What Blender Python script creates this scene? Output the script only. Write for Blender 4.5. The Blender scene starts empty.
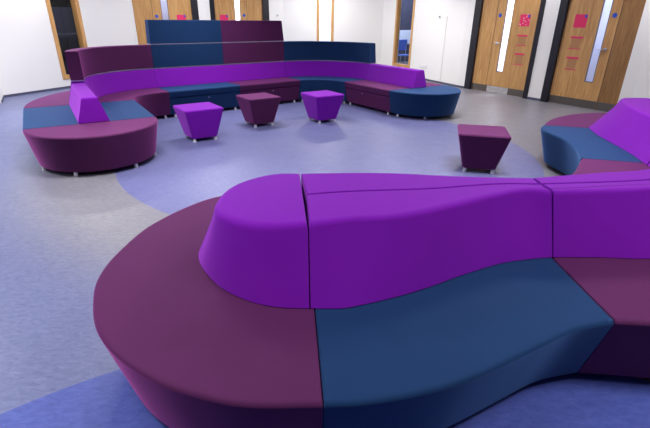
import bpy, bmesh, math, random
from mathutils import Vector, Matrix
random.seed(7)
C = bpy.context.scene.collection
PI = math.pi

# ------------------------------------------------------------------ materials
def lin(c):
    return tuple((x/255/12.92 if x/255 <= 0.04045 else ((x/255+0.055)/1.055)**2.4) for x in c) + (1,)

def mat(name, col, rough=0.5, metal=0.0, spec=0.5, sheen=0.0, sheen_tint=None, noise=0.0, nscale=20, bump=0.0, bscale=300, emis=None, estr=0):
    m = bpy.data.materials.new(name); m.use_nodes = True
    nt = m.node_tree; b = nt.nodes['Principled BSDF']
    c = lin(col)
    b.inputs['Base Color'].default_value = c
    b.inputs['Roughness'].default_value = rough
    b.inputs['Metallic'].default_value = metal
    b.inputs['Specular IOR Level'].default_value = spec
    if sheen:
        b.inputs['Sheen Weight'].default_value = sheen
        b.inputs['Sheen Roughness'].default_value = 0.42
        if sheen_tint: b.inputs['Sheen Tint'].default_value = lin(sheen_tint)
    tc = nt.nodes.new('ShaderNodeTexCoord')
    if noise:
        n = nt.nodes.new('ShaderNodeTexNoise'); n.inputs['Scale'].default_value = nscale; n.inputs['Detail'].default_value = 5
        nt.links.new(tc.outputs['Object'], n.inputs['Vector'])
        mx = nt.nodes.new('ShaderNodeMix'); mx.data_type = 'RGBA'
        mx.inputs[6].default_value = tuple(x*(1-noise) for x in c[:3])+(1,)
        mx.inputs[7].default_value = tuple(min(1, x*(1+noise)) for x in c[:3])+(1,)
        nt.links.new(n.outputs['Fac'], mx.inputs[0]); nt.links.new(mx.outputs[2], b.inputs['Base Color'])
    if bump:
        n2 = nt.nodes.new('ShaderNodeTexNoise'); n2.inputs['Scale'].default_value = bscale; n2.inputs['Detail'].default_value = 2
        nt.links.new(tc.outputs['Object'], n2.inputs['Vector'])
        bp = nt.nodes.new('ShaderNodeBump'); bp.inputs['Strength'].default_value = bump; bp.inputs['Distance'].default_value = 0.002
        nt.links.new(n2.outputs['Fac'], bp.inputs['Height']); nt.links.new(bp.outputs['Normal'], b.inputs['Normal'])
    if emis:
        b.inputs['Emission Color'].default_value = lin(emis); b.inputs['Emission Strength'].default_value = estr
    return m

M = {}
M['plum'] = mat('plum_fabric', (74, 28, 70), 0.8, spec=0.15, sheen=0.5, sheen_tint=(225, 115, 205), noise=0.10, nscale=6, bump=0.25)
M['blue'] = mat('blue_fabric', (16, 46, 84), 0.8, spec=0.15, sheen=0.65, sheen_tint=(110, 155, 220), noise=0.10, nscale=6, bump=0.25)
M['purple'] = mat('purple_fabric', (112, 12, 158), 0.8, spec=0.15, sheen=0.75, sheen_tint=(215, 110, 250), noise=0.06, nscale=6, bump=0.25)
M['silver'] = mat('brushed_aluminium', (200, 200, 208), 0.35, metal=0.9)
M['foot'] = mat('satin_steel_foot', (205, 205, 210), 0.35, metal=0.3)
M['wall'] = mat('white_wall_paint', (238, 237, 234), 0.7, spec=0.3, noise=0.01, nscale=3, bump=0.1, bscale=120)
M['ceil'] = mat('white_ceiling', (228, 228, 228), 0.9)
M['skirt'] = mat('grey_skirting', (78, 80, 104), 0.5)
M['jamb'] = mat('dark_navy_frame', (17, 17, 30), 0.45)
M['glass'] = None
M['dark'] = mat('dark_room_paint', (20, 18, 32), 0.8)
M['pale'] = mat('pale_room_paint', (225, 228, 240), 0.8)
M['pink'] = mat('pink_paper', (222, 40, 100), 0.7)
M['paper'] = mat('faded_text_paper', (176, 128, 84), 0.7, noise=0.35, nscale=60)
M['dots'] = mat('white_print', (245, 225, 232), 0.7)
def dotted():
    m = mat('pink_paper_with_white_print', (222, 40, 100), 0.7); nt = m.node_tree; N = nt.nodes; L = nt.links
    tc = N.new('ShaderNodeTexCoord'); v = N.new('ShaderNodeTexVoronoi'); v.inputs['Scale'].default_value = 24
    L.new(tc.outputs['Object'], v.inputs['Vector'])
    lt = N.new('ShaderNodeMath'); lt.operation = 'LESS_THAN'; lt.inputs[1].default_value = 0.26; L.new(v.outputs['Distance'], lt.inputs[0])
    x = N.new('ShaderNodeMix'); x.data_type = 'RGBA'; x.inputs[6].default_value = lin((222, 40, 100)); x.inputs[7].default_value = lin((245, 220, 230))
    L.new(lt.outputs[0], x.inputs[0]); L.new(x.outputs[2], N['Principled BSDF'].inputs['Base Color'])
    return m
M['pinkdots'] = dotted()
M['disc'] = mat('blue_safety_sign', (30, 80, 190), 0.5)
M['plastic'] = mat('white_plastic', (226, 226, 224), 0.4)
M['shelf'] = mat('grey_shelf', (90, 92, 115), 0.6)
M['chairblue'] = mat('blue_chair_plastic', (70, 110, 200), 0.5)
M['kick'] = mat('brushed_kick_plate', (118, 112, 106), 0.4, metal=0.85)
M['kickb'] = mat('bright_kick_plate', (215, 213, 210), 0.25, metal=0.9)

def glass_mat():
    m = bpy.data.materials.new('window_glass'); m.use_nodes = True
    nt = m.node_tree; nt.nodes.clear()
    o = nt.nodes.new('ShaderNodeOutputMaterial'); t = nt.nodes.new('ShaderNodeBsdfTransparent'); g = nt.nodes.new('ShaderNodeBsdfGlossy')
    t.inputs['Color'].default_value = (0.93, 0.95, 0.97, 1); g.inputs['Roughness'].default_value = 0.02
    f = nt.nodes.new('ShaderNodeFresnel'); f.inputs['IOR'].default_value = 1.3
    mx = nt.nodes.new('ShaderNodeMixShader')
    # the far face of the pane adds no second mirror
    ge = nt.nodes.new('ShaderNodeNewGeometry'); fr = nt.nodes.new('ShaderNodeMath'); fr.operation = 'SUBTRACT'; fr.inputs[0].default_value = 1.0
    pr = nt.nodes.new('ShaderNodeMath'); pr.operation = 'MULTIPLY'
    nt.links.new(ge.outputs['Backfacing'], fr.inputs[1]); nt.links.new(fr.outputs[0], pr.inputs[0]); nt.links.new(f.outputs[0], pr.inputs[1])
    nt.links.new(pr.outputs[0], mx.inputs[0]); nt.links.new(t.outputs[0], mx.inputs[1]); nt.links.new(g.outputs[0], mx.inputs[2])
    nt.links.new(mx.outputs[0], o.inputs['Surface'])
    return m
M['glass'] = glass_mat()

def wood(name, c1, c2, vertical=True):
    m = bpy.data.materials.new(name); m.use_nodes = True
    nt = m.node_tree; b = nt.nodes['Principled BSDF']; b.inputs['Roughness'].default_value = 0.42
    tc = nt.nodes.new('ShaderNodeTexCoord'); mp = nt.nodes.new('ShaderNodeMapping')
    mp.inputs['Scale'].default_value = (9, 9, 0.7)
    n = nt.nodes.new('ShaderNodeTexNoise'); n.inputs['Scale'].default_value = 2.2; n.inputs['Detail'].default_value = 7; n.inputs['Distortion'].default_value = 1.2
    n2 = nt.nodes.new('ShaderNodeTexNoise'); n2.inputs['Scale'].default_value = 14; n2.inputs['Detail'].default_value = 4
    nt.links.new(tc.outputs['Object'], mp.inputs['Vector']); nt.links.new(mp.outputs[0], n.inputs['Vector']); nt.links.new(mp.outputs[0], n2.inputs['Vector'])
    ad = nt.nodes.new('ShaderNodeMath'); ad.operation = 'MULTIPLY_ADD'; ad.inputs[1].default_value = 0.35
    nt.links.new(n2.outputs['Fac'], ad.inputs[0]); nt.links.new(n.outputs['Fac'], ad.inputs[2])
    cr = nt.nodes.new('ShaderNodeValToRGB')
    cr.color_ramp.elements[0].position = 0.42; cr.color_ramp.elements[0].color = lin(c1)
    cr.color_ramp.elements[1].position = 0.85; cr.color_ramp.elements[1].color = lin(c2)
    nt.links.new(ad.outputs[0], cr.inputs[0]); nt.links.new(cr.outputs[0], b.inputs['Base Color'])
    return m
M['oak'] = wood('oak_door_veneer', (172, 122, 68), (208, 162, 102))
M['oak_dark'] = wood('darker_oak_veneer', (122, 84, 44), (158, 116, 66))  # darker oak tone, used on one side leaf only
M['oakd'] = wood('oak_frame', (182, 130, 70), (214, 166, 104))

def floor_mat():
    m = bpy.data.materials.new('marbled_linoleum'); m.use_nodes = True
    nt = m.node_tree; b = nt.nodes['Principled BSDF']; N = nt.nodes; L = nt.links
    tc = N.new('ShaderNodeTexCoord')
    def disc(cx, cy, r):
        s = N.new('ShaderNodeVectorMath'); s.operation = 'SUBTRACT'; s.inputs[1].default_value = (cx, cy, 0)
        L.new(tc.outputs['Object'], s.inputs[0])
        sep = N.new('ShaderNodeVectorMath'); sep.operation = 'MULTIPLY'; sep.inputs[1].default_value = (1, 1, 0)
        L.new(s.outputs[0], sep.inputs[0])
        le = N.new('ShaderNodeVectorMath'); le.operation = 'LENGTH'; L.new(sep.outputs[0], le.inputs[0])
        lt = N.new('ShaderNodeMath'); lt.operation = 'LESS_THAN'; lt.inputs[1].default_value = r
        L.new(le.outputs['Value'], lt.inputs[0]); return lt.outputs[0]
    def mix(fac, a, c, mode='MIX'):
        x = N.new('ShaderNodeMix'); x.data_type = 'RGBA'; x.blend_type = mode
        if isinstance(fac, float): x.inputs[0].default_value = fac
        else: L.new(fac, x.inputs[0])
        for i, v in ((6, a), (7, c)):
            if isinstance(v, tuple): x.inputs[i].default_value = v
            else: L.new(v, x.inputs[i])
        return x.outputs[2]
    mxx = N.new('ShaderNodeMath'); mxx.operation = 'MAXIMUM'; L.new(disc(*BIG), mxx.inputs[0]); L.new(disc(*BIG2), mxx.inputs[1])
    def ramp(val, a, b2):
        r_ = N.new('ShaderNodeMapRange'); r_.interpolation_type = 'SMOOTHSTEP'; r_.inputs[1].default_value = a; r_.inputs[2].default_value = b2
        L.new(val, r_.inputs[0]); return r_.outputs[0]
    s_ = N.new('ShaderNodeVectorMath'); s_.operation = 'DISTANCE'; s_.inputs[1].default_value = (BIG[0], BIG[1], 0); L.new(tc.outputs['Object'], s_.inputs[0])
    sx_ = N.new('ShaderNodeSeparateXYZ'); L.new(tc.outputs['Object'], sx_.inputs[0])
    lav = N.new('ShaderNodeMath'); lav.operation = 'MULTIPLY'
    L.new(ramp(s_.outputs['Value'], 3.05, 4.0), lav.inputs[0]); L.new(ramp(sx_.outputs['X'], 1.2, -0.6), lav.inputs[1])
    base = mix(lav.outputs[0], lin(F_GREY), lin(F_LAV))
    base = mix(mxx.outputs[0], base, lin(F_PERI))
    base = mix(disc(*LOW), base, lin(F_BLUE))
    mp = N.new('ShaderNodeMapping'); mp.inputs['Rotation'].default_value = (0, 0, math.radians(-20)); mp.inputs['Scale'].default_value = (3.2, 7.5, 1)
    L.new(tc.outputs['Object'], mp.inputs['Vector'])
    n = N.new('ShaderNodeTexNoise'); n.inputs['Scale'].default_value = 6; n.inputs['Detail'].default_value = 9; n.inputs['Roughness'].default_value = 0.68; n.inputs['Distortion'].default_value = 0.8
    L.new(mp.outputs[0], n.inputs['Vector'])
    cr = N.new('ShaderNodeValToRGB')
    cr.color_ramp.elements[0].position = 0.32; cr.color_ramp.elements[0].color = (0.70, 0.72, 0.79, 1)
    cr.color_ramp.elements[1].position = 0.68; cr.color_ramp.elements[1].color = (1.20, 1.18, 1.12, 1)
    L.new(n.outputs['Fac'], cr.inputs[0])
    col = mix(1.0, base, cr.outputs[0], 'MULTIPLY')
    L.new(col, b.inputs['Base Color'])
    n3 = N.new('ShaderNodeTexNoise'); n3.inputs['Scale'].default_value = 5; n3.inputs['Detail'].default_value = 6
    L.new(tc.outputs['Object'], n3.inputs['Vector'])
    mr = N.new('ShaderNodeMapRange'); mr.inputs[3].default_value = 0.34; mr.inputs[4].default_value = 0.5
    L.new(n3.outputs['Fac'], mr.inputs[0]); L.new(mr.outputs[0], b.inputs['Roughness'])
    bp = N.new('ShaderNodeBump'); bp.inputs['Strength'].default_value = 0.12; bp.inputs['Distance'].default_value = 0.004
    L.new(n.outputs['Fac'], bp.inputs['Height']); L.new(bp.outputs[0], b.inputs['Normal'])
    b.inputs['Specular IOR Level'].default_value = 0.45
    return m
BIG = (0.05, 5.74, 2.65); BIG2 = (-1.2, 7.2, 2.6); LOW = (0.25, -0.65, 2.62)
F_LAV = (98, 104, 142); F_GREY = (114, 112, 121); F_PERI = (95, 97, 140); F_BLUE = (70, 82, 154)
M['floor'] = floor_mat()

# ------------------------------------------------------------------ helpers
def link(name, me, m=None, parent=None, smooth=False):
    o = bpy.data.objects.new(name, me); C.objects.link(o)
    if m is not None: me.materials.append(m)
    if parent is not None: o.parent = parent
    if smooth:
        for p in me.polygons: p.use_smooth = True
        w = o.modifiers.new('wn', 'WEIGHTED_NORMAL'); w.keep_sharp = True; w.weight = 90; me.set_sharp_from_angle(angle=math.radians(50))
    return o

def from_bm(name, bm, m, parent=None, smooth=False):
    bmesh.ops.recalc_face_normals(bm, faces=bm.faces[:])
    me = bpy.data.meshes.new(name); bm.to_mesh(me); bm.free()
    return link(name, me, m, parent, smooth)

def thing(name, label, cat, loc=(0, 0, 0), rz=0, group=None, kind=None):
    o = bpy.data.objects.new(name, None); C.objects.link(o); o.location = loc; o.rotation_euler = (0, 0, rz)
    o.empty_display_size = 0.2
    return tag(o, label, cat, group, kind)

def tag(o, label, cat, group=None, kind=None):
    if label: o['label'] = label
    if cat: o['category'] = cat
    if group: o['group'] = group
    if kind: o['kind'] = kind
    return o

def add_box(bm, x0, x1, y0, y1, z0, z1, mtx=None, bevel=0):
    r = bmesh.ops.create_cube(bm, size=1)
    vs = r['verts']
    for v in vs:
        v.co = Vector((x0+(v.co.x+.5)*(x1-x0), y0+(v.co.y+.5)*(y1-y0), z0+(v.co.z+.5)*(z1-z0)))
    if bevel:
        es = list({e for v in vs for e in v.link_edges})
        rb = bmesh.ops.bevel(bm, geom=es, offset=bevel, segments=2, affect='EDGES', profile=0.5)
        vs = list({v for v in rb['verts']} | {v for v in vs if v.is_valid})
    if mtx is not None:
        for v in vs: v.co = mtx @ v.co

def box_obj(name, b, m, parent=None, mtx=None, bevel=0):
    bm = bmesh.new(); add_box(bm, *b, mtx=mtx, bevel=bevel)
    return from_bm(name, bm, m, parent)

def cyl(name, c, r0, r1, h, m, parent=None, axis='z', seg=20, mtx=None):
    bm = bmesh.new()
    R = Matrix.Identity(4)
    if axis == 'y': R = Matrix.Rotation(PI/2, 4, 'X')
    if axis == 'x': R = Matrix.Rotation(PI/2, 4, 'Y')
    bmesh.ops.create_cone(bm, cap_ends=True, segments=seg, radius1=r0, radius2=r1, depth=h, matrix=Matrix.Translation(c) @ R)
    if mtx is not None: bm.transform(mtx)
    return from_bm(name, bm, m, parent)

def cr_spline(pts, n):
    """resample an open polyline through a Catmull-Rom curve, n points evenly spaced"""
    P = [Vector((p[0], p[1])) for p in pts]
    if len(P) == 2:
        return [P[0].lerp(P[1], i/(n-1)) for i in range(n)]
    Q = [P[0]*2-P[1]] + P + [P[-1]*2-P[-2]]
    out = []
    for i in range(1, len(Q)-2):
        p0, p1, p2, p3 = Q[i-1:i+3]
        for k in range(16):
            t = k/16
            out.append(0.5*((2*p1)+(p2-p0)*t+(2*p0-5*p1+4*p2-p3)*t*t+(3*p1-p0-3*p2+p3)*t**3))
    out.append(P[-1])
    d = [0]
    for a, b in zip(out, out[1:]): d.append(d[-1]+(b-a).length)
    res = []; j = 0
    for i in range(n):
        s = d[-1]*i/(n-1)
        while j < len(d)-2 and d[j+1] < s: j += 1
        t = (s-d[j])/max(1e-9, d[j+1]-d[j]); res.append(out[j].lerp(out[j+1], min(1, max(0, t))))
    return res

def area(loop):
    return 0.5*sum(loop[i].x*loop[(i+1) % len(loop)].y-loop[(i+1) % len(loop)].x*loop[i].y for i in range(len(loop)))

def make_loop(sides):
    """sides: list of (pts, n, weight). returns loop verts and per-edge weights (edge i: vert i -> i+1)"""
    loop = []; w = []
    for pts, n, wt in sides:
        r = cr_spline(pts, n)
        loop += r[:-1]; w += [wt]*(n-1)
    return loop, w

def offset(loop, dist):
    """inward offset of closed loop; dist per edge"""
    n = len(loop); s = 1 if area(loop) > 0 else -1
    out = []
    for i in range(n):
        a, b, c = loop[i-1], loop[i], loop[(i+1) % n]
        d1 = (b-a).normalized(); d2 = (c-b).normalized()
        n1 = Vector((-d1.y, d1.x))*s; n2 = Vector((-d2.y, d2.x))*s
        e1 = dist[i-1]; e2 = dist[i]
        det = n1.x*n2.y-n1.y*n2.x
        if abs(det) < 0.08:
            nn = (n1+n2).normalized(); out.append(b+nn*(e1+e2)/2)
        else:
            x = (e1*n2.y-e2*n1.y)/det; y = (n1.x*e2-n2.x*e1)/det
            v = Vector((x, y))
            lim = 3*max(abs(e1), abs(e2), 1e-6)
            if v.length > lim: v *= lim/v.length
            out.append(b+v)
    return out

def loft(name, lo, z0, hi, z1, w, m, parent=None, r=0.02, rb=0.012, org=(0, 0)):
    """upholstered block between outline lo at z0 and outline hi at z1, edges rounded; w=per-edge freedom (1 free, 0 joint)"""
    rings = []
    H = z1-z0; ov = -0.45*r
    jw = [0.25+0.75*x for x in w]
    def at_z(z): t = min(1.0, (z-z0)/(H-r)); return [a.lerp(b, t) for a, b in zip(lo, hi)]
    rings.append((offset(at_z(z0), [rb*x for x in jw]), z0))
    rings.append((offset(at_z(z0+rb*.3), [rb*.3*x+ov*y for x, y in zip(jw, w)]), z0+rb*.3))
    rings.append((offset(at_z(z0+rb), [ov*x for x in w]), z0+rb))
    for k in range(1, 3): rings.append((offset(at_z(z0+rb+(H-rb-r)*k/3), [ov*x for x in w]), z0+rb+(H-rb-r)*k/3))
    for k in range(0, 5):
        a = k/4*PI/2
        z = z1-r+r*math.sin(a); rings.append((offset(hi, [r*(1-math.cos(a))*x+ov*y for x, y in zip(jw, w)]), z))
    rings.append((offset(hi, [(r+0.012)*x+ov*y for x, y in zip(jw, w)]), z1))
    bm = bmesh.new(); V = []
    for ring, z in rings:
        V.append([bm.verts.new((p.x-org[0], p.y-org[1], z)) for p in ring])
    n = len(lo)
    for a, b in zip(V, V[1:]):
        for i in range(n): bm.faces.new((a[i], a[(i+1) % n], b[(i+1) % n], b[i]))
    bm.faces.new(V[-1]); bm.faces.new(V[0][::-1])
    return from_bm(name, bm, m, parent, smooth=True)

def foot(parent, x, y, h=0.055):
    cyl('foot', (x, y, h/2), 0.024, 0.019, h, M['foot'], parent, seg=14)

SEAT = 0.45
def seat_module(label, sides, m, taper=0.09, lid=None, feet=(), group=None, knob=None, cat='seat', name='seat_module'):
    loop, w = make_loop(sides)
    cx = sum(p.x for p in loop)/len(loop); cy = sum(p.y for p in loop)/len(loop)
    t = thing(name, label, cat, (cx, cy, 0), group=group)
    lo = offset(loop, [taper*x for x in w])
    if lid:
        k = (lid-0.05)/(SEAT-0.05)
        mid = [a.lerp(b, k) for a, b in zip(lo, loop)]
        bs = loft('base', lo, 0.05, mid, lid-0.004, w, m, t, r=0.008, org=(cx, cy))
        loft('lid', mid, lid+0.003, loop, SEAT, w, m, t, r=0.022, rb=0.008, org=(cx, cy))
        if knob: cyl('lock_button', (knob[0]-cx, knob[1]-cy, 0.29), 0.011, 0.011, 0.02, M['silver'], bs, axis='y', seg=12)
    else:
        loft('upholstery', lo, 0.05, loop, SEAT, w, m, t, org=(cx, cy))
    for fx, fy in feet: foot(t, fx-cx, fy-cy)
    return t

def block(name, label, lo_sides, hi_sides, z0, z1, m, cat='backrest', r=0.03, rail=None, group=None, rb=0.006):
    lo, w = make_loop(lo_sides); hi, _ = make_loop(hi_sides)
    cx = sum(p.x for p in lo)/len(lo); cy = sum(p.y for p in lo)/len(lo)
    if rail:
        t = thing(name, label, cat, (cx, cy, z0), group=group)
        rl = offset(lo, [-0.006*x for x in w])
        bm = bmesh.new()
        a = [bm.verts.new((p.x-cx, p.y-cy, 0)) for p in rl]; b = [bm.verts.new((p.x-cx, p.y-cy, rail)) for p in rl]
        n = len(rl)
        for i in range(n): bm.faces.new((a[i], a[(i+1) % n], b[(i+1) % n], b[i]))
        bm.faces.new(a[::-1]); bm.faces.new(b)
        from_bm('metal_rail', bm, M['silver'], t)['label'] = 'silver metal strip under the panel'
        o = loft('panel', lo, rail, hi, z1-z0, w, m, t, r=r, rb=rb, org=(cx, cy))
        return t
    o = loft(name, lo, 0, hi, z1-z0, w, m, None, r=r, rb=rb, org=(cx, cy))
    o.location = (cx, cy, z0)
    return tag(o, label, cat, group)

# ------------------------------------------------------------------ camera
CAM_H = 1.6; PITCH = math.radians(24.245); ROLL = math.radians(0.646); FPX = 434.9
fw = Vector((0, math.cos(PITCH), -math.sin(PITCH))); r0 = Vector((1, 0, 0)); u0 = r0.cross(fw)
rt = r0*math.cos(ROLL)+u0*math.sin(ROLL); up = rt.cross(fw)
cd = bpy.data.cameras.new('camera'); cam = bpy.data.objects.new('camera', cd); C.objects.link(cam)
cam.matrix_world = Matrix(((rt.x, up.x, -fw.x, 0), (rt.y, up.y, -fw.y, 0), (rt.z, up.z, -fw.z, CAM_H), (0, 0, 0, 1)))
cd.sensor_width = 36; cd.lens = FPX/650*36; cd.clip_end = 100
bpy.context.scene.camera = cam

# ------------------------------------------------------------------ room shell
WH = 3.0; TH = 0.18
def frame_mtx(A, B):
    A = Vector((A[0], A[1], 0)); B = Vector((B[0], B[1], 0)); d = (B-A).normalized(); L = (B-A).length
    out = Vector((-d.y, d.x, 0))   # left of travel = outside for the clockwise walk used below
    return Matrix(((d.x, out.x, 0, A.x), (d.y, out.y, 0, A.y), (0, 0, 1, 0), (0, 0, 0, 1))), L

def wall(name, A, B, openings=(), skirt=None, ext=(0, 0)):
    """wall with inner face on A-B, thickness outwards (+y local); openings (u0,u1,z0,z1)"""
    mt, L = frame_mtx(A, B)
    bm = bmesh.new()
    us = sorted({-ext[0], L+ext[1]} | {o[0] for o in openings} | {o[1] for o in openings})
    for a, b in zip(us, us[1:]):
        op = [o for o in openings if o[0] <= a+1e-6 and o[1] >= b-1e-6]
        if not op: add_box(bm, a, b, 0, TH, 0, WH, mt)
        else:
            o = op[0]
            if o[2] > 0.001: add_box(bm, a, b, 0, TH, 0, o[2], mt)
            add_box(bm, a, b, 0, TH, o[3], WH, mt)
    bmesh.ops.remove_doubles(bm, verts=bm.verts[:], dist=1e-4)
    tag(from_bm(name, bm, M['wall']), None, None, kind='structure')
    if skirt:
        bm = bmesh.new()
        doors = [o for o in openings if o[2] <= 0.001]
        us = sorted({0, L} | {o[0] for o in doors} | {o[1] for o in doors})
        for a, b in zip(us, us[1:]):
            if not [o for o in doors if o[0] <= a+1e-6 and o[1] >= b-1e-6]:
                add_box(bm, a, b, -0.010, -0.001, 0, 0.05, mt)
        tag(from_bm(skirt, bm, M['skirt']), None, None, kind='structure')
    return mt, L

P_ = {'a': (-6.8, 9.35), 'b': (-5.3, 12.9), 'c': (-1.75, 14.8), 'd': (-1.38, 15.0), 'e': (1.8, 15.4), 'f': (3.2, 12.15),
      'g': (3.40, 11.69), 'h': (5.60, 8.18), 'i': (5.78, 7.75), 'j': (8.2, 3.0), 'k': (8.2, -4.0), 'l': (-7.5, -4.0), 'm': (-9.2, 2.0), 'n': (-8.2, 7.6), 'o': (-6.42, 8.72)}
bm = bmesh.new()
bm.faces.new([bm.verts.new((x, y, 0)) for x, y in ((-13, -6), (12, -6), (12, 20), (-13, 20))])
tag(from_bm('floor', bm, M['floor']), None, None, kind='structure')
box_obj('ceiling', (-13, 12, -6, 20, WH, WH+0.1), M['ceil'])['kind'] = 'structure'

WIN_TOP = 2.65; DOOR_TOP = 2.45
mL, _ = wall('wall_left', P_['a'], P_['b'], [(1.44, 2.28, 0.21, WIN_TOP)], 'baseboard_left', ext=(0.0, 0.1))
mD, _ = wall('wall_back_left', P_['b'], P_['c'], [(0.07, 1.81, 0, DOOR_TOP), (2.15, 3.97, 0, DOOR_TOP)], 'baseboard_back_left')
wall('wall_back_pier', P_['c'], P_['d'], skirt='baseboard_back_pier')
mW2, _ = wall('wall_back', P_['d'], P_['e'], [(1.055, 1.60, 0.23, WIN_TOP)], 'baseboard_back', ext=(0, 0.1))
mW3, _ = wall('wall_back_right', P_['e'], P_['f'], [(0.78, 1.78, 0.25, WIN_TOP)], 'baseboard_back_right', ext=(0.1, 0))
wall('wall_right_pier', P_['f'], P_['g'], skirt='baseboard_right_pier')
mD2, _ = wall('wall_right_doors', P_['g'], P_['h'], [(0.24, 2.05, 0, DOOR_TOP), (2.38, 3.93, 0, DOOR_TOP)], 'baseboard_right_doors')
wall('wall_right_return', P_['h'], P_['i'], skirt='baseboard_right_return')
wall('wall_right', P_['i'], P_['j'], skirt='baseboard_right')
wall('wall_right_near', P_['j'], P_['k'])
wall('wall_front', P_['k'], P_['l'])
wall('wall_left_near', P_['l'], P_['m'])
mWL, _ = wall('wall_left_glazed', P_['m'], P_['n'], [(0.6, 5.0, 0.5, 2.7)])  # opening added out of view so cool light can enter
wall('wall_left_return', P_['n'], P_['o'])
wall('wall_left_corner', P_['o'], P_['a'], skirt='baseboard_left_corner')

def window(n, mt, u0, u1, z0, z1, fwid=0.10, depth=0.14):
    t = thing('window_%d' % n, None, None, kind='structure')
    t.matrix_world = mt @ Matrix.Translation(((u0+u1)/2, 0, z0))
    w = (u1-u0)/2; H = z1-z0
    for nm, b in (('frame_stile', (-w, -w+fwid, -0.015, depth, 0, H)), ('frame_stile', (w-fwid, w, -0.015, depth, 0, H)),
                  ('frame_rail', (-w+fwid, w-fwid, -0.015, depth, 0, fwid*0.85)), ('frame_rail', (-w+fwid, w-fwid, -0.015, depth, H-fwid, H))):
        box_obj(nm, b, M['oakd'], t)
    box_obj('pane', (-w+fwid, w-fwid, 0.075, 0.081, fwid*0.85, H-fwid), M['glass'], t)
    return t
window(1, mL, 1.44, 2.28, 0.21, WIN_TOP)
window(2, mW2, 1.055, 1.60, 0.23, WIN_TOP, fwid=0.08)
window(3, mW3, 0.78, 1.78, 0.25, WIN_TOP, fwid=0.085, depth=0.10)
window(4, mWL, 0.6, 5.0, 0.5, 2.7)  # added window, out of view, made up for the cool fill lamp

def door(n, mt, side, f0, f1, l0, l1, seam, vis, hu, blue, kick_b=None, right_jamb=True, left_jamb=True, zoff=0.0):
    """double door set; side leaf on the 'L' or 'R'. u coordinates along the wall"""
    t = thing('door_%d' % n, None, None, kind='structure'); t.matrix_world = mt.copy()
    D = 0.035  # leaf face set back in the wall
    if left_jamb: box_obj('jamb', (f0, l0-0.004, -0.02, TH, 0, DOOR_TOP), M['jamb'], t)
    if right_jamb: box_obj('jamb', (l1+0.004, f1, -0.02, TH, 0, DOOR_TOP), M['jamb'], t)
    box_obj('door_head', (l0, l1, -0.02, TH, DOOR_TOP-0.06, DOOR_TOP), M['jamb'], t)
    top = DOOR_TOP-0.064
    a, b = (seam+0.005, l1) if side == 'L' else (l0, seam-0.005)
    sa, sb = (l0, seam-0.005) if side == 'L' else (seam+0.005, l1)
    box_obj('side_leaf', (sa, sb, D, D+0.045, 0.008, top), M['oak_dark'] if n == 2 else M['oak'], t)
    box_obj('meeting_seal', (seam-0.004, seam+0.004, D-0.002, D+0.04, 0.008, top), M['jamb'], t)
    v0, v1, vz0, vz1 = vis
    bm = bmesh.new()
    add_box(bm, a, v0, D, D+0.045, 0.008, top); add_box(bm, v1, b, D, D+0.045, 0.008, top)
    add_box(bm, v0, v1, D, D+0.045, 0.008, vz0); add_box(bm, v0, v1, D, D+0.045, vz1, top)
    leaf = from_bm('door_leaf', bm, M['oak'], t)
    box_obj('vision_pane', (v0, v1, D+0.018, D+0.024, vz0, vz1), M['glass'], leaf)
    for x0, x1, z0_, z1_ in ((v0, v0+0.012, vz0, vz1), (v1-0.012, v1, vz0, vz1), (v0+0.012, v1-0.012, vz0, vz0+0.012)):
        box_obj('glazing_bead', (x0, x1, D-0.004, D+0.016, z0_, z1_), M['shelf'], leaf)
    # lever handle
    s = 1 if hu[1] > hu[0] else -1
    h = cyl('handle_rose', (hu[1], D-0.008, 1.115), 0.028, 0.028, 0.014, M['silver'], leaf, axis='y')
    cyl('handle_lever', ((hu[0]+hu[1])/2, D-0.05, 1.115), 0.011, 0.011, abs(hu[1]-hu[0])+0.02, M['silver'], h, axis='x')
    cyl('handle_spindle', (hu[1], D-0.03, 1.115), 0.010, 0.010, 0.045, M['silver'], h, axis='y')
    cyl('round_sign', (blue, D-0.003, 1.70+zoff), 0.042, 0.042, 0.004, M['disc'], leaf, axis='y', seg=28)
    box_obj('kick_plate', (a+0.005, b-0.005, D-0.004, D-0.0005, 0.012, 0.16), M['kick'], leaf)
    box_obj('kick_plate', (sa+0.005, sb-0.005, D-0.004, D-0.0005, 0.012, 0.16), M['kick'], t)
    if kick_b: box_obj('kick_plate_sheet', (kick_b[0], kick_b[1], D-0.008, D-0.0045, 0.012, 0.155), M['kickb'], leaf)
    return t
door(1, mD2, 'L', 0.24, 2.05, 0.43, 1.94, 0.86, (1.09, 1.28, 0.49, 2.25), (1.06, 0.98), 0.96, kick_b=(0.9, 1.5))
door(2, mD2, 'R', 2.38, 3.93, 2.54, 3.93, 3.55, (3.20, 3.37, 0.50, 2.25), (3.34, 3.45), 3.46, right_jamb=False)
door(3, mD, 'L', 0.07, 1.81, 0.07, 1.62, 0.56, (0.80, 0.99, 0.49, 2.25), (0.76, 0.68), 0.66, left_jamb=False, zoff=-0.10)
door(4, mD, 'R', 2.15, 3.97, 2.29, 3.77, 3.28, (2.90, 3.07, 0.50, 2.25), (3.08, 3.18), 3.18, zoff=-0.05)

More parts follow.
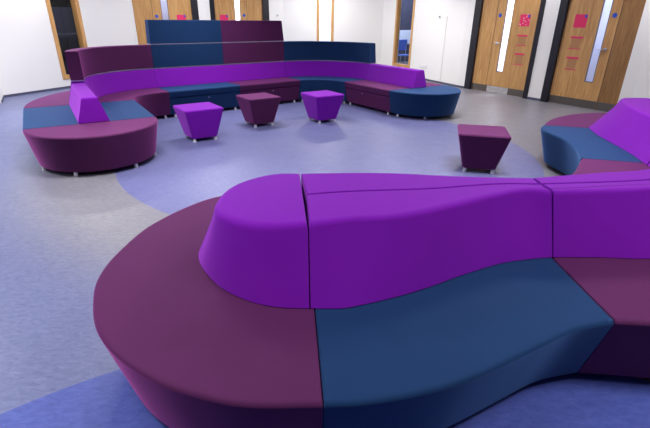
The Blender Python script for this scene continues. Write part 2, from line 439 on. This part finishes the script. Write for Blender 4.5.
# --- notices on the doors (flat paper sheets taped to the leaves)
def square_notice(mt, u, z1, label, dots=True, ballx=1):
    t = thing('notice', label, 'notice', group='pink notices on the doors'); t.matrix_world = mt @ Matrix.Translation((u+0.01, 0.0333, z1-0.24))
    box_obj('sheet', (0, 0.25, 0, 0.0015, 0, 0.24), M['pinkdots'] if dots else M['pink'], t)
    cyl('blue_dot', (0.215 if ballx else 0.035, -0.001, 0.205), 0.028, 0.028, 0.002, M['disc'], t, axis='y', seg=20)
def strip_notice(mt, u, z0, z1, label):
    t = thing('notice', label, 'notice', group='pink edged notices on the doors'); t.matrix_world = mt @ Matrix.Translation((u+0.01, 0.0333, z0))
    H = z1-z0
    box_obj('sheet', (0.03, 0.22, 0, 0.0015, 0.012, H-0.03), M['paper'], t)
    box_obj('header', (0, 0.25, -0.0012, 0.0, H-0.035, H), M['pink'], t)['label'] = 'pink header bar'
    box_obj('footer', (0, 0.25, -0.0012, 0.0, 0, 0.015), M['pink'], t)['label'] = 'thin pink footer line'
square_notice(mD2, 1.48, 1.72, 'pink square notice with white specks on the oak door with the bright white glass strip')
strip_notice(mD2, 1.49, 1.085, 1.31, 'upper pink edged notice on the oak door with the bright white glass strip')
strip_notice(mD2, 1.50, 0.685, 0.93, 'lower pink edged notice on the oak door with the bright white glass strip')
square_notice(mD2, 2.71, 1.72, 'plain pink square notice on the rightmost oak door beside the lilac glass strip', dots=False)
strip_notice(mD2, 2.71, 1.085, 1.32, 'upper pink edged notice on the rightmost oak door below the pink square')
strip_notice(mD2, 2.72, 0.69, 0.94, 'lower pink edged notice on the rightmost oak door above the metal kick plate')
square_notice(mD, 1.19, 1.645, 'pink notice on the far left oak door just above the high dark blue panel', dots=False)
square_notice(mD, 2.43, 1.66, 'pink notice on the far oak door just above the high plum panel', dots=False)

# --- rooms beyond the glass
def niche(name, mt, u0, u1, depth, m, floor=True):
    bm = bmesh.new(); g = TH+0.001
    add_box(bm, u0-0.05, u0, g, g+depth, 0.01, WH-0.01, mt); add_box(bm, u1, u1+0.05, g, g+depth, 0.01, WH-0.01, mt)
    add_box(bm, u0-0.05, u1+0.05, g+depth, g+depth+0.05, 0.01, WH-0.01, mt)
    tag(from_bm(name, bm, m), None, None, kind='structure')
def lamp(name, loc, e, sx, sy, col=(1, 1, 1), rot=(0, 0, 0), mt=None, spread=180):
    l = bpy.data.lights.new(name, 'AREA'); l.shape = 'RECTANGLE'; l.size = sx; l.size_y = sy; l.energy = e; l.color = col; l.spread = math.radians(spread)
    o = bpy.data.objects.new(name, l); C.objects.link(o)
    m = Matrix.Translation(loc) @ Matrix.Rotation(rot[2], 4, 'Z') @ Matrix.Rotation(rot[1], 4, 'Y') @ Matrix.Rotation(rot[0], 4, 'X')
    o.matrix_world = (mt @ m) if mt is not None else m
    return o
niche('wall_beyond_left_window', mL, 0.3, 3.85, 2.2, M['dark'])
niche('wall_beyond_back_window', mW2, 0.2, 2.1, 1.6, M['pale'])
niche('wall_beyond_right_window', mW3, -2.6, 2.9, 3.3, mat('blue_grey_room_paint', (48, 50, 74), 0.8))
niche('wall_beyond_back_doors', mD, 0.1, 3.9, 1.5, M['pale'])
niche('wall_beyond_right_doors', mD2, 0.2, 3.95, 1.5, M['pale'])
lamp('corridor_light', (1.3, 1.0, 2.9), 60, 1.0, 0.5, (0.97, 0.98, 1), mt=mW2)
lamp('corridor_light', (1.0, 0.9, 2.9), 12, 1.0, 0.4, (0.85, 0.83, 1), mt=mD)
lamp('corridor_light', (3.1, 0.9, 2.9), 70, 0.8, 0.4, (1, 1, 1), mt=mD)
lamp('corridor_light', (1.0, 0.9, 2.9), 110, 0.9, 0.4, (1, 1, 1), mt=mD2)
lamp('corridor_light', (3.3, 0.9, 2.9), 26, 0.6, 0.4, (0.72, 0.78, 1), mt=mD2)
lamp('corridor_light', (0.0, 0.8, 2.9), 30, 1.0, 0.4, (0.6, 0.7, 1), mt=mW3)
lamp('corridor_light', (2.6, 0.9, 2.9), 4, 1.0, 0.4, (0.8, 0.8, 1), mt=mL)
lamp('corridor_light', (-1.6, 2.2, 2.9), 45, 1.0, 0.4, (0.7, 0.8, 1), mt=mW3)
# partition between the two pairs of doors
for mt_, u_ in ((mD, 1.98), (mD2, 2.2)):
    tag(box_obj('wall_between_corridors', (u_-0.03, u_+0.03, TH+0.002, TH+1.49, 0.01, WH-0.01), M['pale'], mtx=mt_), None, None, kind='structure')
# things seen through the windows
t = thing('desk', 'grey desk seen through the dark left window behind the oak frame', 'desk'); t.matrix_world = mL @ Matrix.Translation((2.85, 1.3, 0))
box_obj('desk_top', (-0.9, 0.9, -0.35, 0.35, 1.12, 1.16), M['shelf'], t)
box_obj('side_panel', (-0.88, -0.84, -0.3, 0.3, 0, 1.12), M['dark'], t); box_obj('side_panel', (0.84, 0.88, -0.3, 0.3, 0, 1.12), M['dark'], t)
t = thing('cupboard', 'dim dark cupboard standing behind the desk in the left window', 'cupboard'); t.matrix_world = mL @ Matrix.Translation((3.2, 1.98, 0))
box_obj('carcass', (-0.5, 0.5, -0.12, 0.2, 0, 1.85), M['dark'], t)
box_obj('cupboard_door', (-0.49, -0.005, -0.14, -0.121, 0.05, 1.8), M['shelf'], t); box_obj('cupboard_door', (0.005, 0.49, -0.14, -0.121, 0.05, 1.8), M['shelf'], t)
t = thing('chair', 'blue plastic chair seen through the narrow window on the right of the long bench', 'chair'); t.matrix_world = Matrix.Translation((2.66, 16.1, 0)) @ Matrix.Rotation(0.3, 4, 'Z')
box_obj('seat', (-0.22, 0.22, -0.22, 0.22, 0.44, 0.47), M['chairblue'], t, bevel=0.01)
box_obj('backrest', (-0.22, 0.22, 0.20, 0.23, 0.6, 0.95), M['chairblue'], t, bevel=0.01)
for sx in (-0.19, 0.19):
    for sy in (-0.19, 0.21): cyl('leg', (sx, sy, 0.22 if sy < 0 else 0.4), 0.012, 0.012, 0.44 if sy < 0 else 0.8, M['silver'], t, seg=10)
t = thing('whiteboard', 'pale board on the wall of the room behind the narrow right window', 'board'); t.matrix_world = mW3 @ Matrix.Translation((-2.598, 2.5, 0.70)) @ Matrix.Rotation(PI/2, 4, 'Z')
box_obj('board', (-0.5, 0.5, -0.02, 0, 0, 0.5), M['pale'], t)
box_obj('board_frame', (-0.52, 0.52, -0.03, 0, -0.03, -0.001), M['silver'], t)

# wall fittings
t = thing('double_socket', 'white double power socket low on the wall behind the right end of the bench', 'socket'); t.matrix_world = mW3 @ Matrix.Translation((2.45, 0, 0.36))
box_obj('plate', (-0.16, 0.16, -0.012, -0.0005, -0.045, 0.045), M['plastic'], t, bevel=0.003)
for s in (-0.08, 0.08): box_obj('outlet', (s-0.045, s+0.045, -0.016, -0.0122, -0.03, 0.03), M['wall'], t)
t = thing('light_switch', 'small white switch on the wall above the socket', 'switch'); t.matrix_world = mW3 @ Matrix.Translation((2.99, 0, 1.66))
box_obj('plate', (-0.05, 0.05, -0.012, -0.0005, -0.04, 0.04), M['plastic'], t, bevel=0.003); box_obj('rocker', (-0.015, 0.015, -0.02, -0.0122, -0.02, 0.02), M['shelf'], t)
tag(box_obj('cable_trunking', (3.26, 3.31, -0.014, -0.0005, 0.09, 1.68), M['wall'], mtx=mW3), 'slim white vertical cable trunking beside the pier left of the doors', 'trunking')
t = thing('call_button', 'tiny grey push button on the pier beside the far double doors', 'button'); mp_, _l = frame_mtx(P_['c'], P_['d']); t.matrix_world = mp_ @ Matrix.Translation((0.22, 0, 1.66))
box_obj('plate', (-0.04, 0.04, -0.012, -0.0005, -0.04, 0.04), M['plastic'], t, bevel=0.003); cyl('button', (0, -0.016, 0), 0.015, 0.015, 0.008, M['shelf'], t, axis='y', seg=14)

# ------------------------------------------------------------------ near sofa (S-shaped modular run)
nv = 40
end_out = [(0, 1.05), (-.24, 1.045), (-.41, 1.08), (-.57, 1.14), (-.76, 1.26), (-.91, 1.41), (-1.02, 1.60), (-1.09, 1.80), (-1.10, 2.05), (-1.04, 2.40), (-.82, 2.78), (-.5, 2.97), (-.24, 3.02), (0, 3.02)]
seat_module('rounded plum end seat wrapping the purple end of the near sofa', [(end_out, 70, 1), ([(0, 3.02), (-.08, 2.02)], 4, 0), ([(-.08, 2.02), (0, 1.05)], 4, 0)], M['plum'], 0.09,
            feet=[(-0.1, 1.3), (-0.62, 1.45), (-0.9, 2.0), (-0.6, 2.7), (-0.1, 2.8)])
A2f = [(0.004, 1.05), (.14, 1.06), (.32, 1.10), (.48, 1.155), (.65, 1.24), (.85, 1.35), (1.04, 1.45), (1.226, 1.50)]
A2r = [(1.2, 3.0), (.8, 3.04), (.4, 3.04), (.004, 3.02)]
seat_module('dark blue wavy seat in front of the long purple back of the near sofa', [(A2f, 36, 1), ([(1.226, 1.50), (1.21, 2.02), (1.2, 3.0)], 6, 0), (A2r, 16, 1), ([(.004, 3.02), (-.076, 2.02)], 4, 0), ([(-.076, 2.02), (.004, 1.05)], 4, 0)], M['blue'], 0.11,
            feet=[(0.15, 1.3), (1.05, 1.68), (0.15, 2.85), (1.05, 2.85)])
A3f = [(1.23, 1.50), (1.37, 1.49), (1.8, 1.46), (2.5, 1.55), (3.4, 1.95), (4.1, 2.7), (4.4, 3.4), (4.45, 3.80)]
A3r = [(2.362, 3.865), (2.276, 3.74), (2.11, 3.50), (1.85, 3.22), (1.6, 3.07), (1.204, 3.0)]
seat_module('plum corner seat at the right edge beside the dark blue wavy seat', [(A3f, 50, 1), ([(4.45, 3.80), (2.86, 3.74)], 5, 0), ([(2.86, 3.74), (2.362, 3.865)], 4, 0), (A3r, 24, 1), ([(1.204, 3.0), (1.214, 2.02), (1.23, 1.50)], 6, 0)], M['plum'], 0.11,
            feet=[(1.4, 1.75), (1.4, 2.85), (2.45, 3.6), (4.2, 3.6), (3.2, 2.1)])
B2i = [(2.63, 5.235), (2.55, 5.12), (2.52, 4.98), (2.525, 4.83), (2.55, 4.58), (2.52, 4.36), (2.46, 4.13), (2.36, 3.873)]
seat_module('blue curved front seat at the far end of the near sofa by the doors', [(B2i, 30, 1), ([(2.36, 3.873), (2.86, 3.744)], 4, 0), ([(2.86, 3.744), (4.45, 3.804)], 5, 0), ([(4.45, 3.804), (4.62, 4.5), (4.68, 5.2)], 12, 1), ([(4.68, 5.2), (3.15, 5.10)], 5, 0), ([(3.15, 5.10), (2.63, 5.235)], 4, 0)], M['blue'], 0.11,
            feet=[(2.75, 5.05), (2.6, 4.0), (4.5, 5.0), (4.3, 4.0)])
B1o = [(4.68, 5.206), (4.55, 5.65), (4.25, 5.93), (3.88, 6.06), (3.66, 6.05), (3.44, 5.98), (3.23, 5.87), (2.96, 5.66), (2.76, 5.43), (2.635, 5.24)]
seat_module('rounded plum end seat nearest the rightmost oak door', [(B1o, 50, 1), ([(2.635, 5.24), (3.15, 5.106)], 4, 0), ([(3.15, 5.106), (4.68, 5.206)], 5, 0)], M['plum'], 0.11,
            feet=[(2.95, 5.4), (3.4, 5.8), (4.0, 5.85), (4.45, 5.4)])

ZB = 0.80; Z0 = SEAT+0.002
def quad(front, right, rear, left, n=(36, 5, 36, 5), w=(1, 0, 0, 0)):
    return [(front, n[0], w[0]), (right, n[1], w[1]), (rear, n[2], w[2]), (left, n[3], w[3])]
# end cap
cap_lo = [(-.064, 1.56), (-.20, 1.567), (-.33, 1.61), (-.47, 1.71), (-.58, 1.85), (-.645, 1.98), (-.655, 2.10), (-.60, 2.25), (-.47, 2.39), (-.33, 2.46), (-.2, 2.485), (-.144, 2.485)]
cap_hi = [(-.074, 1.685), (-.20, 1.665), (-.30, 1.675), (-.40, 1.72), (-.48, 1.80), (-.51, 1.90), (-.50, 2.06), (-.45, 2.18), (-.36, 2.28), (-.27, 2.33), (-.2, 2.34), (-.144, 2.335)]
block('backrest_block', 'rounded purple end block at the left tip of the near sofa back', [(cap_lo, 60, 1), ([(-.144, 2.485), (-.064, 1.56)], 8, 0)], [(cap_hi, 60, 1), ([(-.144, 2.335), (-.074, 1.685)], 8, 0)], Z0, ZB, M['purple'], r=0.035)
lo = quad([(-.058, 1.56), (.03, 1.56), (.11, 1.57), (.32, 1.65), (.5, 1.74), (.67, 1.84), (.91, 1.96), (1.09, 2.01), (1.208, 2.03)], [(1.208, 2.03), (1.185, 2.20)], [(1.185, 2.20), (.92, 2.19), (.54, 2.11), (.13, 2.06), (-.092, 2.02)], [(-.092, 2.02), (-.058, 1.56)])
hi = quad([(-.068, 1.685), (.0, 1.70), (.11, 1.735), (.32, 1.775), (.55, 1.88), (.82, 2.03), (1.04, 2.125), (1.17, 2.11)], [(1.17, 2.11), (1.155, 2.20)], [(1.155, 2.20), (.90, 2.19), (.54, 2.11), (.13, 2.06), (-.092, 2.01)], [(-.092, 2.01), (-.068, 1.685)])
block('backrest_block', 'long wavy purple back block above the dark blue wavy seat', lo, hi, Z0, ZB, M['purple'], r=0.032)
rr_lo = [(1.19, 2.50), (.93, 2.49), (.41, 2.54), (.14, 2.53), (-.138, 2.485)]
rr_hi = [(1.155, 2.305), (.92, 2.31), (.66, 2.33), (.40, 2.36), (.14, 2.36), (-.138, 2.335)]
lo = [([(-.092, 2.026), (.13, 2.066), (.54, 2.116), (.92, 2.196), (1.185, 2.206)], 36, 0), ([(1.185, 2.206), (1.19, 2.50)], 5, 0), (rr_lo, 36, 1), ([(-.138, 2.485), (-.092, 2.026)], 5, 0)]
hi = [([(-.092, 2.016), (.13, 2.066), (.54, 2.116), (.90, 2.196), (1.155, 2.206)], 36, 0), ([(1.155, 2.206), (1.155, 2.305)], 5, 0), (rr_hi, 36, 1), ([(-.138, 2.335), (-.092, 2.016)], 5, 0)]
block('backrest_block', 'long slim purple back block on the far side of the near sofa', lo, hi, Z0, ZB, M['purple'], r=0.028)
# corner blocks to the right
seam_c = [(1.191, 2.20), (1.8, 2.29), (2.45, 2.50), (3.0, 2.95), (3.3, 3.3), (3.45, 3.70)]
off = lambda L, dx, dy: [(x+dx, y+dy) for x, y in L]
lo = [([(1.214, 2.03), (1.48, 2.035), (1.74, 2.03), (2.5, 2.12), (3.3, 2.55), (3.75, 3.1), (3.95, 3.70)], 44, 1), ([(3.95, 3.70), (3.45, 3.70)], 5, 0), (seam_c[::-1], 44, 0), ([(1.191, 2.20), (1.214, 2.03)], 5, 0)]
hi = [([(1.178, 2.105), (1.44, 2.13), (1.72, 2.165), (2.4, 2.30), (3.12, 2.68), (3.55, 3.15), (3.78, 3.70)], 44, 1), ([(3.78, 3.70), (3.45, 3.70)], 5, 0), ([(1.163, 2.20)]+seam_c[1:], 44, 0)[:0] or (([(1.163, 2.20)]+seam_c[1:])[::-1], 44, 0), ([(1.163, 2.20), (1.178, 2.105)], 5, 0)]
block('backrest_block', 'purple back block at the right edge standing on the plum corner seat', lo, hi, Z0, ZB, M['purple'], r=0.032)
sc2 = [(1.191, 2.206), (1.8, 2.296), (2.447, 2.506), (2.995, 2.955), (3.295, 3.305), (3.444, 3.70)]
lo = [(sc2, 44, 0), ([(3.444, 3.70), (2.83, 3.66)], 5, 0), ([(2.83, 3.66), (2.72, 3.30), (2.45, 2.98), (1.95, 2.67), (1.6, 2.57), (1.196, 2.50)], 44, 1), ([(1.196, 2.50), (1.191, 2.206)], 5, 0)]
hi = [([(1.163, 2.206)]+sc2[1:], 44, 0), ([(3.444, 3.70), (2.98, 3.68)], 5, 0), ([(2.98, 3.68), (2.85, 3.25), (2.55, 2.85), (1.95, 2.50), (1.58, 2.41), (1.163, 2.308)], 44, 1), ([(1.163, 2.308), (1.163, 2.206)], 5, 0)]
block('backrest_block', 'slim purple back block running off the right edge behind a thicker one', lo, hi, Z0, ZB, M['purple'], r=0.028)
# far end of the near sofa (by the doors)
lo = [([(3.72, 5.20), (3.30, 5.20), (3.16, 5.16), (3.09, 5.04), (3.01, 4.73), (2.96, 4.35), (2.91, 4.0), (2.83, 3.668)], 44, 1), ([(2.83, 3.668), (3.446, 3.708)], 5, 0), ([(3.446, 3.708), (3.6, 4.3), (3.72, 5.20)], 16, 0)]
hi = [([(3.72, 5.15), (3.52, 5.15), (3.40, 5.11), (3.32, 5.0), (3.17, 4.66), (3.08, 4.30), (3.03, 4.02), (2.98, 3.688)], 44, 1), ([(2.98, 3.688), (3.446, 3.708)], 5, 0), ([(3.446, 3.708), (3.6, 4.3), (3.72, 5.15)], 16, 0)]
block('backrest_block', 'sloping purple back block on the curved blue seat nearest the doors', lo, hi, Z0, ZB, M['purple'], r=0.035)
lo = [([(3.726, 5.13), (3.606, 4.3), (3.452, 3.708)], 16, 0), ([(3.452, 3.708), (3.95, 3.708)], 5, 0), ([(3.95, 3.708), (4.1, 4.3), (4.15, 5.0), (4.08, 5.10), (3.95, 5.13), (3.726, 5.13)], 30, 1)]
hi = [([(3.726, 5.10), (3.606, 4.3), (3.452, 3.708)], 16, 0), ([(3.452, 3.708), (3.8, 3.708)], 5, 0), ([(3.8, 3.708), (3.92, 4.3), (3.95, 4.95), (3.9, 5.07), (3.8, 5.10), (3.726, 5.10)], 30, 1)]
block('backrest_block', 'purple back block behind the sloping one nearest the doors, facing away', lo, hi, Z0, ZB, M['purple'], r=0.035)

# ------------------------------------------------------------------ long U-shaped bench
class Path:
    def __init__(s, p, deg):
        s.seg = []; s.p = Vector(p); s.a = math.radians(deg); s.L = 0
    def line(s, l):
        s.seg.append(('l', s.L, l, s.p.copy(), s.a, 0)); s.p = s.p+Vector((math.cos(s.a), math.sin(s.a)))*l; s.L += l; return s.L
    def arc(s, r, deg):      # clockwise turn about a centre on the right
        th = math.radians(deg); s.seg.append(('a', s.L, r*th, s.p.copy(), s.a, r))
        c = s.p+Vector((math.sin(s.a), -math.cos(s.a)))*r
        s.a -= th; s.p = c-Vector((math.sin(s.a), -math.cos(s.a)))*r; s.L += r*th; return s.L
    def at(s, q, d):         # point at arclength q of the inner edge, offset d outwards (left)
        for sg in s.seg:
            if q <= sg[1]+sg[2]+1e-9 or sg is s.seg[-1]: break
        k, L0, l, p, a, r = sg; t = q-L0
        if k == 'l': pt = p+Vector((math.cos(a), math.sin(a)))*t
        else:
            c = p+Vector((math.sin(a), -math.cos(a)))*r; a = a-t/r; pt = c-Vector((math.sin(a), -math.cos(a)))*r
        v = pt+Vector((-math.sin(a), math.cos(a)))*d
        return (v.x, v.y)
W = 1.40
pt = Path((-2.15, 5.48), 122.3)
s1 = pt.line(1.38); s2 = pt.arc(0.57, 83.8); s3 = pt.line(1.405); s4 = pt.line(1.405); s5 = pt.arc(0.64, 94.5); s6 = pt.line(1.33)
s2 += 0.15; s3 += 0.08; s4 += 0.03
g = 0.003
def run(a, b, d, n=12): return [pt.at(a+(b-a)*i/(n-1), d) for i in range(n)]
def bench(label, a, b, m, **k):
    n = 24
    sides = [(run(a+g, b-g, 0), n, 1), ([pt.at(b-g, 0), pt.at(b-g, W)], 8, 0), (run(b-g, a+g, W), n, 1), ([pt.at(a+g, W), pt.at(a+g, 0)], 8, 0)]
    e = 0.09
    feet = [pt.at(a+e, .09), pt.at(b-e, .09), pt.at(a+e, W-.09), pt.at(b-e, W-.09)]
    kn = k.pop('knob', None)
    if kn: k['knob'] = pt.at((a+b)/2+kn, 0.025)
    return seat_module(label, sides, m, 0.07, feet=feet, **k)
# half round ends
def half_round(label, q, sgn, m, bulge=1.03):
    A = Vector(pt.at(q, 0)); B = Vector(pt.at(q, W)); c = (A+B)/2; u = (B-A)/2; R = u.length
    d = Vector((u.y, -u.x)).normalized()*sgn
    arc = []
    for i in range(33):
        th = PI*i/32; arc.append(tuple(c+u*(-math.cos(th))+d*R*bulge*math.sin(th)+d*0.004))
    if sgn < 0: pass
    feet = [tuple(c+u*(-math.cos(th))*0.88+d*R*0.88*math.sin(th)) for th in (0.25, 1.05, 2.1, 2.9)]
    return seat_module(label, [(arc, 60, 1), ([arc[-1], arc[0]], 12, 0)], m, 0.075, feet=feet)
half_round('rounded plum end seat at the left tip of the long bench', 0, -1, M['plum'])
bench('dusty blue straight seat crossing the left arm of the long bench under the purple wedge', 0, s1, M['blue'])
bench('plum curved seat in the left inner corner of the long bench', s1, s2, M['plum'])
bench('dark blue storage seat with a lid in the middle of the long bench', s2, s3, M['blue'], lid=0.335, knob=0.05)
bench('plum storage seat with a lid behind the plum stool in the long bench', s3, s4, M['plum'], lid=0.335, knob=0.05)
bench('dark blue curved seat in the right inner corner of the long bench', s4, s5, M['blue'])
bench('plum storage seat on the right arm of the long bench', s5, s6, M['plum'], lid=0.335, knob=-0.12)
half_round('rounded blue end seat at the right tip of the long bench', s6, 1, M['blue'], bulge=1.14)

ZP = 0.758
def back(label, a, b, ends=(0, 0), ext=(0, 0), m=None, z0=Z0, z1=ZP, ob=(.53, .85), ot=(.61, .77), panel=False, name='backrest_block', rail=None, r=0.022):
    n = 24
    a0, b0 = a+0.002-ext[0], b-0.002+ext[1]
    ta, tb = a0+(0.02 if ends[0] else 0), b0-(0.02 if ends[1] else 0)
    lo = [(run(a0, b0, ob[0]), n, 1), ([pt.at(b0, ob[0]), pt.at(b0, ob[1])], 5, ends[1]), (run(b0, a0, ob[1]), n, 1), ([pt.at(a0, ob[1]), pt.at(a0, ob[0])], 5, ends[0])]
    hi = [(run(ta, tb, ot[0]), n, 1), ([pt.at(tb, ot[0]), pt.at(tb, ot[1])], 5, ends[1]), (run(tb, ta, ot[1]), n, 1), ([pt.at(ta, ot[1]), pt.at(ta, ot[0])], 5, ends[0])]
    return block(name, label, lo, hi, z0, z1, m or M['purple'], r=r, rail=rail)
back('purple wedge shaped back block across the dusty blue seat', 0, s1, (1, 0), z1=0.735)
back('curved purple back block above the plum corner seat of the long bench', s1, s2)
back('purple back block above the dark blue storage seat', s2, s3)
back('purple back block above the plum storage seat behind the plum stool', s3, s4)
back('curved purple back block above the dark blue corner seat', s4, s5)
back('purple wedge shaped back block on the right arm of the long bench', s5, s6, (0, 1), ext=(0, 0.05))
T1, T2 = 1.15, 1.545; pp = (.612, .768)
def panel(label, a, b, z0, z1, m, ends=(0, 0)):
    return back(label, a, b, ends, m=m, z0=z0, z1=z1, ob=pp, ot=pp, rail=0.014, name='screen_panel', r=0.012)
panel('curved plum screen panel at the left of the long bench', s1, s2, ZP+.002, T1, M['plum'], (1, 0))
panel('dark blue screen panel in the lower tier, between the two plum ones', s2, s3, ZP+.002, T1, M['blue'])
panel('plum screen panel in the lower tier, above the purple back behind the plum stool', s3, s4, ZP+.002, T1, M['plum'])
panel('curved dark blue screen panel at the right of the long bench', s4, s5, ZP+.002, T1, M['blue'], (0, 1))
panel('dark blue screen panel in the top tier', s2, s3, T1+.002, T2, M['blue'], (1, 0))
panel('plum screen panel in the top tier', s3, s4, T1+.002, T2, M['plum'], (0, 1))

# ------------------------------------------------------------------ stools
def stool(label, x, y, a, m):
    S = 0.53; B = 0.345; H = 0.457
    def sq(s, rad=0.03):
        pts = []; h = s/2
        for k, (cx, cy) in enumerate(((h-rad, h-rad), (-h+rad, h-rad), (-h+rad, -h+rad), (h-rad, -h+rad))):
            for i in range(5):
                t = PI/2*k+PI/2*i/4; pts.append(Vector((cx+rad*math.cos(t), cy+rad*math.sin(t))))
        return pts
    t = thing('stool', label, 'stool', (x, y, 0), a, group='tapered stools on the blue floor')
    lo = sq(B); hi = sq(S)
    loft('upholstery', lo, 0.045, hi, H, [1]*20, m, t, r=0.022)
    for i in (-1, 1):
        for j in (-1, 1): foot(t, i*(B/2-0.02), j*(B/2-0.02), 0.05)
    return t
stool('purple tapered stool furthest left, in front of the dark blue storage seat', -1.797, 6.167, 2.191, M['purple'])
stool('plum tapered stool standing between the two purple stools', -1.091, 7.112, 2.191, M['plum'])
stool('purple tapered stool in front of the right inner corner of the long bench', -0.066, 7.448, 2.155, M['purple'])
stool('plum tapered stool standing alone behind the near sofa', 1.793, 4.92, 1.337, M['plum'])

# ------------------------------------------------------------------ light
for y, e in ((0.9, 22), (4.2, 36), (7.6, 30), (11.0, 22)):
    for x in (-5.0, -1.6, 1.8, 5.0):
        if abs(x) > 4 and y > 10: continue
        lamp('ceiling_light', (x, y, WH-0.03), e*{-5.0: 1.2, -1.6: 1.1, 1.8: 0.95, 5.0: 0.4}[x]*1.1, 1.2, 0.6, (1, 0.985, 0.96), spread=125)
for x, y, e in ((0.0, 13.7, 38), (-5.2, 9.6, 33), (-3.2, 12.0, 38), (3.4, 9.7, 17), (1.7, 12.4, 20)):
    lamp('ceiling_light', (x, y, WH-0.03), e, 0.8, 0.4, (1, 0.985, 0.96))  # extra lamps added near the walls to brighten them, no known fittings
lamp('window_daylight', (2.8, 0.9, 1.7), 40, 4.4, 2.2, (0.6, 0.75, 1.0), rot=(PI/2, 0, PI), mt=mWL)  # added cool fill from the left, shining through the made-up window
w = bpy.data.worlds.new('world'); bpy.context.scene.world = w; w.use_nodes = True
w.node_tree.nodes['Background'].inputs[0].default_value = (0.55, 0.65, 0.85, 1); w.node_tree.nodes['Background'].inputs[1].default_value = 0.6
vs = bpy.context.scene.view_settings
vs.view_transform = 'Standard'; vs.look = 'None'; vs.gamma = 1; vs.use_curve_mapping = False; vs.exposure = 0.88
